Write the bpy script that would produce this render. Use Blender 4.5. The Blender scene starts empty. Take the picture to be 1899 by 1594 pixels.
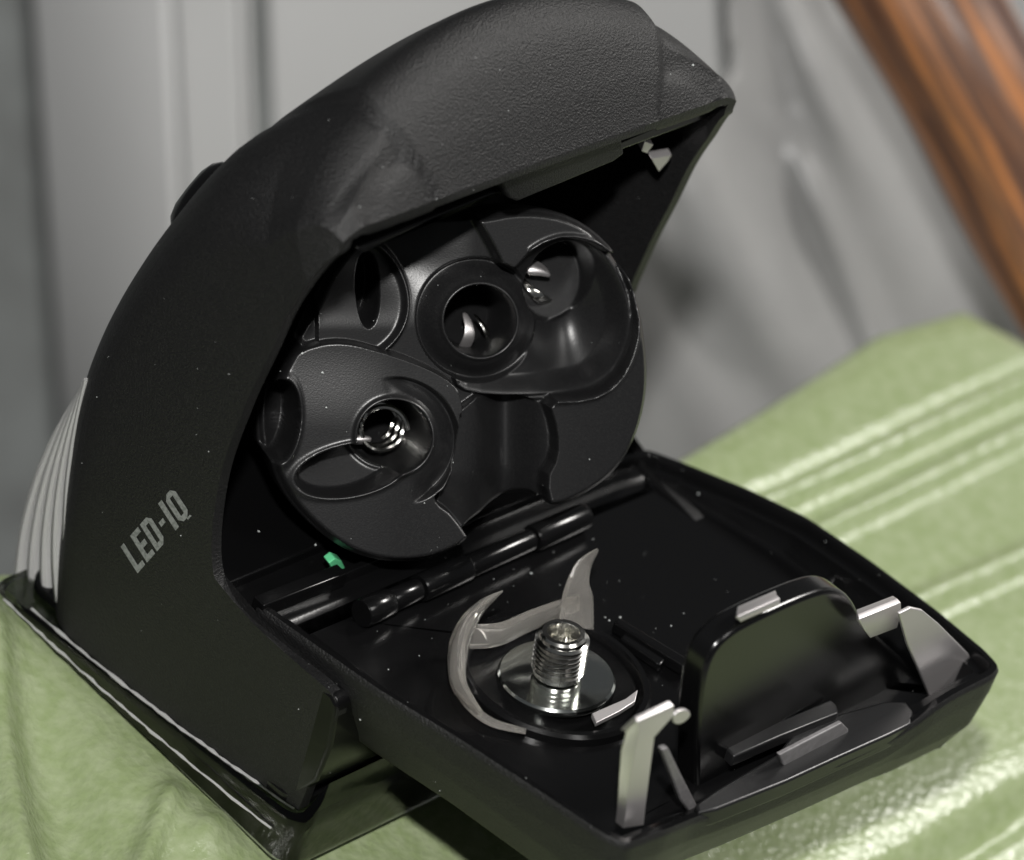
import bpy, bmesh, math, random
import numpy as np
from mathutils import Vector, Matrix
from mathutils.bvhtree import BVHTree

random.seed(7)
rng = np.random.default_rng(7)
sc = bpy.context.scene
col = sc.collection
S = 0.001                                   # every mesh is modelled in millimetres

# ------------------------------------------------------------------ camera
W_PX, H_PX, F_PX, D0 = 1899.0, 1594.0, 8500.0, 500.0
TILT = math.radians(35)
RIGHT = np.array([1.0, 0, 0])
FWD = np.array([0, math.cos(TILT), -math.sin(TILT)])
UP = np.array([0, math.sin(TILT), math.cos(TILT)])
CAM = -FWD * D0 + np.array([0, 0, 60.0])    # mm
cam_d = bpy.data.cameras.new('camera')
cam_d.sensor_width = 36.0
cam_d.lens = 36.0 * F_PX / W_PX
cam_d.clip_start, cam_d.clip_end = 0.01, 20.0
cam_d.dof.use_dof = True
cam_d.dof.focus_distance = 0.502
cam_d.dof.aperture_fstop = 21.0
cam = bpy.data.objects.new('camera', cam_d)
col.objects.link(cam)
cam.matrix_world = Matrix(((RIGHT[0], UP[0], -FWD[0], CAM[0] * S), (RIGHT[1], UP[1], -FWD[1], CAM[1] * S),
                           (RIGHT[2], UP[2], -FWD[2], CAM[2] * S), (0, 0, 0, 1)))
sc.camera = cam

# ------------------------------------------------------------------ light: camera flash, dim ambient, two added unseen lamps
world = bpy.data.worlds.new('World'); sc.world = world; world.use_nodes = True
bg = world.node_tree.nodes['Background']
bg.inputs[0].default_value = (0.93, 0.97, 1.0, 1); bg.inputs[1].default_value = 0.06

def area(name, loc_mm, target_mm, size, power, color=(1, 1, 1), shape='DISK'):
    l = bpy.data.lights.new(name, 'AREA'); l.shape = shape; l.size = size; l.energy = power; l.color = color
    o = bpy.data.objects.new(name, l); col.objects.link(o)
    o.location = Vector(loc_mm) * S
    d = Vector(target_mm) - Vector(loc_mm)
    o.rotation_euler = d.to_track_quat('-Z', 'Y').to_euler()
    return o
area('camera_flash', CAM + RIGHT * 12 + UP * 95 + FWD * 10, (0, 0, 60), 0.022, 3.0, (1.0, 0.985, 0.96))
area('tail_fill', (480, -230, 520), (0, 0, 40), 0.26, 1.25, (1.0, 0.98, 0.95))  # unseen fill right of the camera, added to lift the tail
area('ridge_streak_lamp', (505, 250, 360), (60, 40, 30), 0.13, 2.8, (1.0, 0.97, 0.93))  # unseen lamp at far right, added for streaks on the leather ridges
vs = sc.view_settings
vs.view_transform = 'Standard'; vs.look = 'None'; vs.exposure = 0.0; vs.gamma = 1.0; vs.use_curve_mapping = False

# ------------------------------------------------------------------ frames: where things stand
def ray(px, py):
    d = RIGHT * ((px - W_PX / 2) / F_PX) - UP * ((py - H_PX / 2) / F_PX) + FWD
    return d                                 # unit depth along FWD
def at_depth(px, py, d): return CAM + ray(px, py) * d

def c2w(c): return RIGHT * c[0] + UP * c[1] - FWD * c[2]
# lamp frame: u across the lamp, v from the lens to the tail, w out of the battery opening
hU = c2w((0.672, 0.278, -0.686)); hU /= np.linalg.norm(hU)
aV = c2w((0.235, 0.799, 0.554)); aV -= hU * aV.dot(hU); aV /= np.linalg.norm(aV)
nW = np.cross(hU, aV)
LO = at_depth(455, 1125, D0)
LAX = (hU, aV, nW)
def L(px, py, axis, val):
    """lamp coordinates of the point where the sight line meets the plane axis=val (0 u, 1 v, 2 w)"""
    d = ray(px, py); n = LAX[axis]
    t = (LO + n * val - CAM).dot(n) / d.dot(n)
    p = CAM + d * t - LO
    return (p.dot(hU), p.dot(aV), p.dot(nW))
LM = Matrix(((hU[0] * S, aV[0] * S, nW[0] * S, LO[0] * S), (hU[1] * S, aV[1] * S, nW[1] * S, LO[1] * S),
             (hU[2] * S, aV[2] * S, nW[2] * S, LO[2] * S), (0, 0, 0, 1)))
WM = Matrix.Scale(S, 4)

# ------------------------------------------------------------------ materials
def mat(name, base, rough=0.5, metallic=0.0, spec=0.5, bump=None, mottle=None, coat=0.0, trans=0.0, ior=1.45, alpha=1.0, extra=None, sheen=0):
    m = bpy.data.materials.new(name); m.use_nodes = True
    nt = m.node_tree; b = nt.nodes['Principled BSDF']
    b.inputs['Base Color'].default_value = (*base, 1); b.inputs['Roughness'].default_value = rough
    b.inputs['Metallic'].default_value = metallic; b.inputs['Specular IOR Level'].default_value = spec
    b.inputs['Coat Weight'].default_value = coat; b.inputs['Coat Roughness'].default_value = 0.12
    b.inputs['Transmission Weight'].default_value = trans; b.inputs['IOR'].default_value = ior
    b.inputs['Alpha'].default_value = alpha
    tc = nt.nodes.new('ShaderNodeTexCoord')
    if mottle:                               # (scale, colour b, low, high)
        sca, cb, lo, hi = mottle
        n = nt.nodes.new('ShaderNodeTexNoise'); n.inputs['Scale'].default_value = sca; n.inputs['Detail'].default_value = 5
        nt.links.new(tc.outputs['Object'], n.inputs['Vector'])
        r = nt.nodes.new('ShaderNodeValToRGB'); r.color_ramp.elements[0].position = lo; r.color_ramp.elements[1].position = hi
        r.color_ramp.elements[0].color = (*base, 1); r.color_ramp.elements[1].color = (*cb, 1)
        nt.links.new(n.outputs['Fac'], r.inputs['Fac']); nt.links.new(r.outputs['Color'], b.inputs['Base Color'])
    if bump:                                 # list of (kind, scale, strength, distance)
        prev = None
        for kind, sca, st, dist in bump:
            if kind == 'v':
                n = nt.nodes.new('ShaderNodeTexVoronoi'); n.inputs['Scale'].default_value = sca; out = n.outputs['Distance']
            else:
                n = nt.nodes.new('ShaderNodeTexNoise'); n.inputs['Scale'].default_value = sca; n.inputs['Detail'].default_value = 4; out = n.outputs['Fac']
            nt.links.new(tc.outputs['Object'], n.inputs['Vector'])
            bp = nt.nodes.new('ShaderNodeBump'); bp.inputs['Strength'].default_value = st; bp.inputs['Distance'].default_value = dist * S
            nt.links.new(out, bp.inputs['Height'])
            if prev: nt.links.new(prev.outputs['Normal'], bp.inputs['Normal'])
            prev = bp
        nt.links.new(prev.outputs['Normal'], b.inputs['Normal'])
    return m

M = {}
M['shell'] = mat('textured_black_plastic', (0.0055, 0.0055, 0.0058), 0.48, spec=0.5, bump=[('n', 4.2, 0.95, 0.16), ('n', 1.2, 0.3, 0.08)], mottle=(4.0, (0.012, 0.0118, 0.0118), 0.42, 0.7))
M['inner'] = mat('smooth_black_plastic', (0.0032, 0.0032, 0.0034), 0.22, spec=0.5, bump=[('n', 2.2, 0.15, 0.05)])
M['tray'] = mat('glossy_black_plastic', (0.0035, 0.0035, 0.0037), 0.19, spec=0.4, bump=[('n', 1.6, 0.16, 0.05), ('n', 6, 0.12, 0.03)])
M['holder'] = mat('satin_black_plastic', (0.008, 0.008, 0.0085), 0.33, spec=0.5, bump=[('n', 6.0, 0.28, 0.05)], mottle=(5.0, (0.014, 0.014, 0.014), 0.45, 0.75))
M['steel'] = mat('bright_steel', (0.78, 0.77, 0.74), 0.16, metallic=1.0, bump=[('n', 2.0, 0.10, 0.04)], mottle=(1.1, (0.60, 0.60, 0.56), 0.4, 0.7))
M['sheet'] = mat('nickel_sheet', (0.78, 0.75, 0.75), 0.50, metallic=1.0, bump=[('n', 3.0, 0.1, 0.03)])
M['polished'] = mat('polished_steel', (0.74, 0.77, 0.74), 0.12, metallic=1.0, bump=[('n', 0.25, 0.12, 0.12)])
M['smoky'] = mat('clear_smoky_plastic', (0.82, 0.79, 0.74), 0.07, spec=0.7, trans=0.90, ior=1.5)
M['lens'] = mat('clear_lens_plastic', (0.30, 0.32, 0.29), 0.06, spec=0.5, trans=1.0, ior=1.49, bump=[('n', 0.9, 0.3, 0.15)])
M['frost'] = mat('frosted_lens_plastic', (0.62, 0.62, 0.61), 0.28, spec=0.6, trans=0.45, ior=1.45, bump=[('n', 1.5, 0.3, 0.1)])
M['print'] = mat('grey_print', (0.21, 0.22, 0.21), 0.6, mottle=(2.5, (0.14, 0.15, 0.14), 0.45, 0.6))
M['green_part'] = mat('green_board', (0.10, 0.46, 0.22), 0.35)
M['dust'] = mat('pale_dust', (0.42, 0.44, 0.43), 0.7)
M['leather'] = mat('green_leather', (0.235, 0.292, 0.142), 0.24, spec=0.6, bump=[('v', 0.95, 0.50, 0.20), ('n', 0.7, 0.35, 0.25), ('n', 3.0, 0.5, 0.10)], mottle=(0.5, (0.300, 0.350, 0.205), 0.35, 0.7))
M['latch'] = mat('flash_lit_plastic', (0.13, 0.125, 0.127), 0.42, spec=0.5, bump=[('n', 3.0, 0.25, 0.05)], mottle=(1.2, (0.17, 0.165, 0.167), 0.4, 0.7))  # black plastic lightened to grey, flash sheen put into the colour
M['wall'] = mat('pale_grey_paint', (0.66, 0.66, 0.655), 0.55, mottle=(0.02, (0.69, 0.69, 0.685), 0.4, 0.6))
M['groove_shade'] = mat('grey_seal_gap_shade', (0.27, 0.28, 0.275), 0.6, mottle=(0.06, (0.36, 0.38, 0.375), 0.35, 0.7))  # groove seal, and painted shade for the gap beside the post
M['film'] = mat('grey_plastic_film', (0.27, 0.27, 0.266), 0.34, spec=0.45, bump=[('n', 0.05, 0.4, 2.0)], mottle=(0.03, (0.23, 0.23, 0.228), 0.4, 0.65))
M['table'] = mat('grey_table', (0.25, 0.25, 0.25), 0.5, mottle=(0.03, (0.22, 0.22, 0.22), 0.4, 0.6))

# ------------------------------------------------------------------ mesh helpers
def link(name, verts, faces, m, parent=None, matrix=None, smooth=True, bevel=0, solid=0, sub=0, angle=40, solid_off=-1):
    me = bpy.data.meshes.new(name)
    me.from_pydata([tuple(map(float, v)) for v in verts], [], faces)
    me.update()
    o = bpy.data.objects.new(name, me); col.objects.link(o)
    if m: me.materials.append(m)
    if parent: o.parent = parent
    elif matrix is not None: o.matrix_world = matrix
    bm = bmesh.new(); bm.from_mesh(me); bmesh.ops.recalc_face_normals(bm, faces=bm.faces); bm.to_mesh(me); bm.free()
    if smooth:
        me.polygons.foreach_set('use_smooth', [True] * len(me.polygons))
        if angle: me.set_sharp_from_angle(angle=math.radians(angle))
    if solid:
        s = o.modifiers.new('solid', 'SOLIDIFY'); s.thickness = solid; s.offset = solid_off
    if bevel:
        b = o.modifiers.new('bevel', 'BEVEL'); b.width = bevel; b.segments = 3; b.limit_method = 'ANGLE'; b.angle_limit = math.radians(35)
    if sub:
        s = o.modifiers.new('sub', 'SUBSURF'); s.levels = sub; s.render_levels = sub
    return o

def grid_faces(nr, nc, close_c=False):
    f = []
    for r in range(nr - 1):
        for c in range(nc - 1 + (1 if close_c else 0)):
            c2 = (c + 1) % nc
            f.append((r * nc + c, r * nc + c2, (r + 1) * nc + c2, (r + 1) * nc + c))
    return f

def prism(name, pts, offset, m, parent, bevel=0.25, **k):
    """closed polygon of 3D points extruded by a vector"""
    n = len(pts); off = np.array(offset, float)
    v = [np.array(p, float) for p in pts] + [np.array(p, float) + off for p in pts]
    f = [tuple(range(n)), tuple(range(2 * n - 1, n - 1, -1))] + [(i, (i + 1) % n, n + (i + 1) % n, n + i) for i in range(n)]
    return link(name, v, f, m, parent, bevel=bevel, **k)

def box(name, lo, hi, m, parent, bevel=0.3, **k):
    (a, b, c), (d, e, f) = lo, hi
    return prism(name, [(a, b, c), (d, b, c), (d, b, f), (a, b, f)], (0, e - b, 0), m, parent, bevel, **k)

def tube(name, path, radius, m, parent=None, matrix=None, seg=12, flat=1.0, flat_dir=None, caps=True, **k):
    path = [np.array(p, float) for p in path]; n = len(path)
    rad = radius if hasattr(radius, '__len__') else [radius] * n
    verts = []; ref = np.array(flat_dir if flat_dir is not None else (0.31, 0.77, 0.55), float)
    for i, p in enumerate(path):
        t = path[min(i + 1, n - 1)] - path[max(i - 1, 0)]; t /= np.linalg.norm(t)
        a = ref - t * ref.dot(t); a /= np.linalg.norm(a); b = np.cross(t, a)
        for j in range(seg):
            an = 2 * math.pi * j / seg
            verts.append(p + (a * math.cos(an) * flat + b * math.sin(an)) * rad[i])
    f = grid_faces(n, seg, True)
    if caps: f += [tuple(range(seg - 1, -1, -1)), tuple(range((n - 1) * seg, n * seg))]
    return link(name, verts, f, m, parent, matrix, **k)

def lathe(name, prof, c, axis, m, parent, seg=64, **k):
    """profile (r, height) turned about axis through c"""
    ax = np.array(axis, float); ax /= np.linalg.norm(ax)
    a = np.cross(ax, (0.3, 0.2, 0.9)); a /= np.linalg.norm(a); b = np.cross(ax, a); c = np.array(c, float)
    v = [c + ax * h + (a * math.cos(2 * math.pi * j / seg) + b * math.sin(2 * math.pi * j / seg)) * r for r, h in prof for j in range(seg)]
    f = grid_faces(len(prof), seg, True) + [tuple(range(seg)), tuple(range((len(prof) - 1) * seg, len(prof) * seg))]
    return link(name, v, f, m, parent, **k)

def spline(P, n):
    """Catmull-Rom through rows of P, n samples"""
    P = np.array(P, float); k = len(P) - 1; out = []
    for i in range(n):
        x = i / (n - 1) * k; j = min(int(x), k - 1); t = x - j
        p0, p1, p2, p3 = P[max(j - 1, 0)], P[j], P[j + 1], P[min(j + 2, k)]
        out.append(0.5 * ((2 * p1) + (-p0 + p2) * t + (2 * p0 - 5 * p1 + 4 * p2 - p3) * t * t + (-p0 + 3 * p1 - 3 * p2 + p3) * t ** 3))
    return np.array(out)

def smooth_poly(P, it=3):
    P = np.array(P, float)
    for _ in range(it):
        Q = np.roll(P, -1, 0); P = np.stack([0.75 * P + 0.25 * Q, 0.25 * P + 0.75 * Q], 1).reshape(-1, 2)
    return P

def sdf(P, X, Y):
    """signed distance to a closed polygon, negative inside"""
    d = np.full(X.shape, 1e9); inside = np.zeros(X.shape, bool); n = len(P)
    for i in range(n):
        a, b = P[i], P[(i + 1) % n]; e = b - a
        wx, wy = X - a[0], Y - a[1]
        t = np.clip((wx * e[0] + wy * e[1]) / (e.dot(e) + 1e-12), 0, 1)
        d = np.minimum(d, (wx - e[0] * t) ** 2 + (wy - e[1] * t) ** 2)
        c = ((a[1] > Y) != (b[1] > Y)) & (X < (b[0] - a[0]) * (Y - a[1]) / (b[1] - a[1] + 1e-12) + a[0])
        inside ^= c
    d = np.sqrt(d)
    return np.where(inside, -d, d)
def sst(a, b, x):
    t = np.clip((x - a) / (b - a), 0, 1); return t * t * (3 - 2 * t)

def tag(o, label=None, cat=None, kind=None, group=None):
    if label: o['label'] = label
    if cat: o['category'] = cat
    if kind: o['kind'] = kind
    if group: o['group'] = group
    return o
def empty(name, matrix):
    o = bpy.data.objects.new(name, None); col.objects.link(o); o.matrix_world = matrix; o.empty_display_size = 5
    return o

# ================================================================== SETTING
# table top, well below the padded bag
TZ = -230.0
link('table_top', [(-900, -500, TZ), (900, -500, TZ), (900, 900, TZ), (-900, 900, TZ), (-900, -500, TZ - 20), (900, -500, TZ - 20), (900, 900, TZ - 20), (-900, 900, TZ - 20)],
     [(0, 1, 2, 3), (7, 6, 5, 4), (0, 4, 5, 1), (1, 5, 6, 2), (2, 6, 7, 3), (3, 7, 4, 0)], M['table'], matrix=WM, smooth=False)
tag(bpy.data.objects['table_top'], kind='structure')

# pale panelled cabinet front behind
YW = 210.0
def on_wall(px, py, y=YW):
    d = ray(px, py); t = (y - CAM[1]) / d[1]; return CAM + d * t
wx = lambda px, py=220: on_wall(px, py)[0]
wall = empty('wall', WM); tag(wall, kind='structure')
def slab(name, x0, x1, y0, y1, m, b=1.2):
    return link(name, [(x0, y0, TZ), (x1, y0, TZ), (x1, y1, TZ), (x0, y1, TZ), (x0, y0, 60), (x1, y0, 60), (x1, y1, 60), (x0, y1, 60)],
         [(3, 2, 1, 0), (4, 5, 6, 7), (0, 1, 5, 4), (1, 2, 6, 5), (2, 3, 7, 6), (3, 0, 4, 7)], m, wall, bevel=b)
slab('panel', wx(503), 420, YW, YW + 18, M['wall'])
slab('panel', wx(335), wx(452), YW, YW + 18, M['wall'])
slab('groove_strip', wx(452) - 3, wx(503) + 3, YW + 7, YW + 17, M['groove_shade'], 0.5)
slab('groove_bead', wx(452) + 0.2, wx(470), YW + 1.5, YW + 9, M['wall'], 0.8)
x1, x0 = wx(335) - 0.3, wx(52)
cv = []
for i in range(40):                          # rounded door post curving away to the left
    t = i / 39; cv.append((x1 - (x1 - x0) * t, YW + 1.5 + 19 * t + 12 * t * t))
link('rounded_post', [(x, y, z) for z in (TZ, 60) for x, y in cv], grid_faces(2, 40), M['wall'], wall, solid=2, angle=80)
slab('back_panel', -420, wx(335) + 10, YW + 85, YW + 95, M['groove_shade'])  # dark grey stands in for shade in the gap left of the post

# ================================================================== GREEN LEATHER BAG under the lamp
GV = -26.0
GS = -0.14                                   # the padded bag sags towards the open cover
GN = aV - nW * GS; GN /= np.linalg.norm(GN)
def guw(px, py):
    d = ray(px, py); t = (LO + aV * GV - CAM).dot(GN) / d.dot(GN); p = CAM + d * t - LO
    return np.array((p.dot(hU), p.dot(nW)))
us = np.arange(-95, 215, 0.9); ws = np.arange(-75, 125, 0.9)
UU, WW = np.meshgrid(us, ws)
HH = np.zeros(UU.shape)
outline = [guw(*p) for p in ((-300, 1075), (0, 1068), (500, 1040), (900, 985), (1215, 868), (1290, 832), (1745, 545), (1925, 640), (2600, 1020), (2600, 2600), (-900, 2600))]
OD = sdf(smooth_poly(outline, 1), UU, WW)
HH -= 34 * sst(-0.8, 12, OD) + 150 * sst(8, 22, OD) + 0.5 * sst(-4, -0.5, OD)
def ridge(p, q, width, height, fade=12):
    a, b = guw(*p), guw(*q); e = b - a; ln = np.linalg.norm(e); e /= ln
    t = (UU - a[0]) * e[0] + (WW - a[1]) * e[1]; d = -(UU - a[0]) * e[1] + (WW - a[1]) * e[0]
    en = sst(-fade, fade * 0.3, t) * (1 - sst(ln - fade * 0.3, ln + fade, t))
    return height * np.exp(-(d / width) ** 2) * en
for _ in range(40):                          # soft sag and wrinkles
    a = rng.uniform(0, 2 * math.pi); fq = rng.uniform(0.02, 0.09)
    HH += 0.007 / fq * 0.35 * np.sin((UU * math.cos(a) + WW * math.sin(a)) * fq * 2 * math.pi * 0.5 + rng.uniform(0, 6.3)) * (0.35 + 0.65 * sst(70, 20, UU))
HH += ridge((1300, 1003), (2100, 622), 1.35, 2.6) + ridge((1380, 1062), (2100, 705), 1.25, 2.2) - ridge((1250, 985), (2100, 585), 0.7, 1.0)
HH += ridge((1500, 1215), (2100, 945), 1.5, 2.0) - ridge((1500, 1255), (2100, 975), 2.2, 0.6)
HH += ridge((235, 1680), (312, 1490), 1.3, 2.6, 4) + ridge((-25, 1180), (52, 1620), 2.0, 2.6) - ridge((70, 1250), (150, 1640), 4.5, 3.0, 16)
HH += ridge((60, 1180), (330, 1370), 4.0, 1.3) + ridge((380, 1560), (470, 1470), 1.6, 1.6, 5) - ridge((180, 1330), (330, 1600), 4.5, 1.8)
HH -= ridge((1500, 1720), (1960, 1440), 1.6, 2.6) + ridge((1560, 1760), (1980, 1520), 6, 5.5)
# settle flat where the lamp stands
HH *= 1 - 0.75 * np.exp(-(np.clip(np.hypot(np.maximum(np.abs(UU - 32) - 30, 0), np.maximum(np.abs(WW + 9) - 22, 0)), 0, 99) / 9) ** 2)
odf = OD.reshape(-1)
HH += 2.6 * np.exp(-((UU + 7.0) / 5.5) ** 2) * sst(-48, -34, WW) * (1 - sst(6, 16, WW)) * (1 + 0.10 * np.sin(WW * 0.22 + 0.5))
HH += ridge((330, 1345), (470, 1470), 2.2, 0.9, 8)
bag = link('leather_bag', np.stack([UU, HH + GV + GS * WW, WW], -1).reshape(-1, 3), [f for f in grid_faces(len(ws), len(us)) if min(odf[k] for k in f) < 22], M['leather'], matrix=LM, angle=0)
tag(bag, 'creased pale green leather bag lying under the opened lamp', 'bag')

# ================================================================== GREY PLASTIC FILM and BROWN ROD, behind right
nx, ny = 150, 130
fv = []
for j in range(ny):
    for i in range(nx):
        px = 1040 + i / (nx - 1) * 1190; py = -260 + j / (ny - 1) * 1350
        edge = 1345 - 260 * float(sst(120, 330, np.array(py))) + 8 * math.sin(py * 0.012)
        dep = 672 + 0.045 * (px - 1345)
        q = (px - 1345) * 0.90 - py * 0.36      # folds run down to the right
        env = 0.5 + 0.5 * math.sin(py * 0.006 + px * 0.004)
        dep -= 5.0 * math.exp(-((q - 20) / 26.0) ** 2) * float(sst(180, 420, np.array(py))) + 4.0 * math.exp(-((q - 105) / 34.0) ** 2) * (1 - float(sst(200, 420, np.array(py))))
        dep += 7.0 * math.exp(-((q - 205) / 70.0) ** 2) - 5 * math.exp(-((q + 150) / 60.0) ** 2) * env
        dep += 2.5 * math.sin(q * 0.018 + 0.4 + 1.5 * math.sin(py * 0.005)) + 0.4 * env * math.sin(q * 0.055 + py * 0.006)
        dep = 672 + 0.045 * (px - 1345) + (dep - 672 - 0.045 * (px - 1345)) * 0.75 + 0.1 * math.sin(q * 0.09 + 2 * math.sin(py * 0.013)) * env + 0.0 * math.sin((px * 0.7 + py) * 0.05 + 3 * math.sin(px * 0.01))
        if px < edge: dep += 6
        p = at_depth(max(px, edge), py, dep)
        fv.append(p)
film = link('plastic_bag', fv, grid_faces(ny, nx), M['film'], matrix=WM, solid=0.3, angle=0)
tag(film, 'crumpled grey plastic bag hanging behind the green leather', 'bag')

def brown_mat():
    m = bpy.data.materials.new('streaked_brown_wood'); m.use_nodes = True; nt = m.node_tree; b = nt.nodes['Principled BSDF']
    b.inputs['Roughness'].default_value = 0.32; b.inputs['Coat Weight'].default_value = 0.3
    tc = nt.nodes.new('ShaderNodeTexCoord'); mp = nt.nodes.new('ShaderNodeMapping'); mp.inputs['Scale'].default_value = (0.30, 0.30, 0.012)
    n = nt.nodes.new('ShaderNodeTexNoise'); n.inputs['Scale'].default_value = 1.0; n.inputs['Detail'].default_value = 7; n.inputs['Roughness'].default_value = 0.62
    r = nt.nodes.new('ShaderNodeValToRGB'); e = r.color_ramp.elements
    e[0].position = 0.36; e[0].color = (0.055, 0.016, 0.007, 1); e[1].position = 0.68; e[1].color = (0.55, 0.21, 0.06, 1)
    x = r.color_ramp.elements.new(0.5); x.color = (0.13, 0.068, 0.043, 1)
    nt.links.new(tc.outputs['Object'], mp.inputs['Vector']); nt.links.new(mp.outputs['Vector'], n.inputs['Vector'])
    nt.links.new(n.outputs['Fac'], r.inputs['Fac']); nt.links.new(r.outputs['Color'], b.inputs['Base Color'])
    return m
M['brown'] = brown_mat()
A = at_depth(1560, -260, 640); B = at_depth(2085, 690, 655)
zax = (B - A); ln = np.linalg.norm(zax); zax /= ln
xax = np.cross(zax, FWD); xax /= np.linalg.norm(xax); yax = np.cross(zax, xax)
RM = Matrix(((xax[0] * S, yax[0] * S, zax[0] * S, A[0] * S), (xax[1] * S, yax[1] * S, zax[1] * S, A[1] * S), (xax[2] * S, yax[2] * S, zax[2] * S, A[2] * S), (0, 0, 0, 1)))
rv = []
for i in range(40):
    for j in range(48):
        an = 2 * math.pi * j / 48; r = 10.8 + 0.5 * math.sin(3 * an + 1) + 0.35 * math.sin(i * 0.3 + 2 * an)
        rv.append((r * math.cos(an), r * math.sin(an), ln * i / 39))
rod = link('wooden_rod', rv, grid_faces(40, 48, True) + [tuple(range(48)), tuple(range(39 * 48, 40 * 48))], M['brown'], matrix=RM)
tag(rod, 'brown and orange streaked wooden rod leaning behind the grey plastic', 'rod')

# ================================================================== THE HEADLIGHT
lamp = empty('bicycle_headlight', LM)
tag(lamp, 'black plastic bicycle headlight standing on its lens with battery cover hinged open', 'headlight')
WID = 63.0

# ---- body shell ------------------------------------------------------------
Cp = [(-18.4, -29.5), (-10, -31), (0, -32.2), (10, -32.6), (20, -31.0), (30, -28.2), (40, -25), (48.3, -21.8), (54.3, -18.6), (59, -15.0), (62.3, -11.2), (60.6, -6.8), (55.8, -2.8), (50, 0.6)]
Sp = [(-18.4, -29.5), (-10, -31), (0, -32.2), (10, -32.6), (20, -31.0), (30, -27.6), (39, -23.3), (45.5, -19.2), (49.3, -15), (51.8, -10.8), (53.0, -7.2), (53.0, -4.2), (51.9, -1.6), (50, 0.6)]
Ep = [(-18.8, 14.3), (-10, 15.0), (-2.4, 15.2), (-1.2, 7), (-0.2, -0.8), (4, -4.6), (14, -6.2), (24, -5.4), (32, -4), (38, -3), (43, -1.5), (45.8, -0.5), (47.0, 0.2), (47.6, 0.4)]
NT = 300
Cc, Ec, Sc = spline(Cp, NT), spline(Ep, NT), spline(Sp, NT)
seglen = np.r_[0, np.cumsum(np.linalg.norm(np.diff(Cc, axis=0), axis=1))]; tau = seglen[-1] - seglen
verts = []; inner_v = []; NQ, NA, NC = 26, 10, 130
for i in range(NT):
    C, E = Cc[i], Ec[i]
    T = Cc[min(i + 1, NT - 1)] - Cc[max(i - 1, 0)]; T /= np.linalg.norm(T)
    N = (E - Sc[i]) / max(1e-6, np.linalg.norm(E - Sc[i])); LC = np.linalg.norm(E - Sc[i])
    t_ = tau[i]
    Cs = Sc[i]
    dist = np.linalg.norm(Cs - E)
    dc = 14.0 - 4.0 * min(1.0, t_ / 13.0)           # edge of the raised middle of the tail
    R = 2.0 + 7.8 * min(1.0, max(0.0, (t_ - 5.0) / 8.0)) ** 1.3 if t_ < 13 else 9.8
    R = min(R, 8.4); kst = 0.15 * (1 - float(sst(17, 30, np.array(t_)))) * float(sst(6, 11, np.array(t_)))
    lam = lambda d: 0.40 * ((31.5 - d) / (31.5 - dc)) ** 2 if d > dc else 0.40 + kst * float(sst(0.0, 0.7, np.array(dc - d))) + (0.60 - kst) * (dc - d) / dc
    Rn = min(8.5, 0.5 * dist)
    q0 = Cs + N * Rn
    pe = C + (Cs - C) * lam(R)
    row = []
    for k in range(NQ):                      # side panel, bulging
        q = k / NQ; p = E + (q0 - E) * q
        bul = 2.6 * math.sin(math.pi * 0.62 * min(1, max(0, (15.2 - p[1]) / 47))) * min(1, dist / 12)
        row.append((-bul, p[0], p[1]))
    b_end = row[-1][0]
    bR = 2.6 * math.sin(math.pi * 0.62 * min(1, max(0, (15.2 - q0[1]) / 47))) * min(1, dist / 12)
    for k in range(NA):                      # rounded corner
        ph = math.pi / 2 * k / NA
        p = pe + (q0 - pe) * (1 - math.sin(ph))
        fl = 0.75 * (1 - float(sst(14, 38, np.array(t_))))          # flat shoulder with a crisp edge near the tail
        ua = R * (1 - math.cos(ph)) - bR * math.cos(ph); lin = k / NA
        p = p * (1 - fl) + (q0 + (pe - q0) * lin) * fl
        row.append((ua * (1 - fl) + (-bR + (R + bR) * lin) * fl, p[0], p[1])); continue
        row.append((R * (1 - math.cos(ph)) - bR * math.cos(ph), p[0], p[1]))
    half = []
    for k in range(NC + 1):
        s = k / NC; u = R + (WID - 2 * R) * s
        d_ = min(u, WID - u)
        x_ = (d_ - R) / max(0.3, dc - R)
        rc = 2.7 * min(1.0, t_ / 1.5) * (max(0.0, x_) ** 0.6) * (1 - float(sst(-0.5, 0.1, np.array(d_ - dc)))) * (1 - float(sst(10.0, 13.0, np.array(t_))))
        p = C + (Cs - C) * lam(d_) + N * (min(rc, 0.3 * LC) - 0.9 * max(0.0, math.sin(math.pi * (d_ - R) / (WID - 2 * R))) * min(1, dist / 8))
        half.append((u, p[0], p[1]))
    full = row + half + [(WID - a, b, c) for a, b, c in reversed(row)]
    verts += full
    TH = min(1.5, 0.45 * dist)
    for k, (u, v, w) in enumerate(full):
        kk = min(k, len(full) - 1 - k)
        ph = 0 if kk < NQ else (math.pi / 2 * min(1, (kk - NQ) / NA))
        sg = 1 if k < len(full) / 2 else -1
        inner_v.append((u + sg * 1.5 * math.cos(ph), v + N[0] * TH * math.sin(ph), w + N[1] * TH * math.sin(ph)))
ncol = len(full)
gf = grid_faces(NT, ncol); nv = len(verts)
rim = list(range(ncol)) + [r * ncol + ncol - 1 for r in range(1, NT)] + [(NT - 1) * ncol + c for c in range(ncol - 2, -1, -1)] + [r * ncol for r in range(NT - 2, 0, -1)]
shell = link('body_shell', verts + inner_v, gf + [tuple(nv + k for k in reversed(f)) for f in gf] + [(rim[k], rim[(k + 1) % len(rim)], nv + rim[(k + 1) % len(rim)], nv + rim[k]) for k in range(len(rim))], M['shell'], lamp, angle=38)
dg = bpy.context.evaluated_depsgraph_get()
body_bvh = BVHTree.FromPolygons([Vector(v) for v in verts], grid_faces(NT, ncol))

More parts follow.
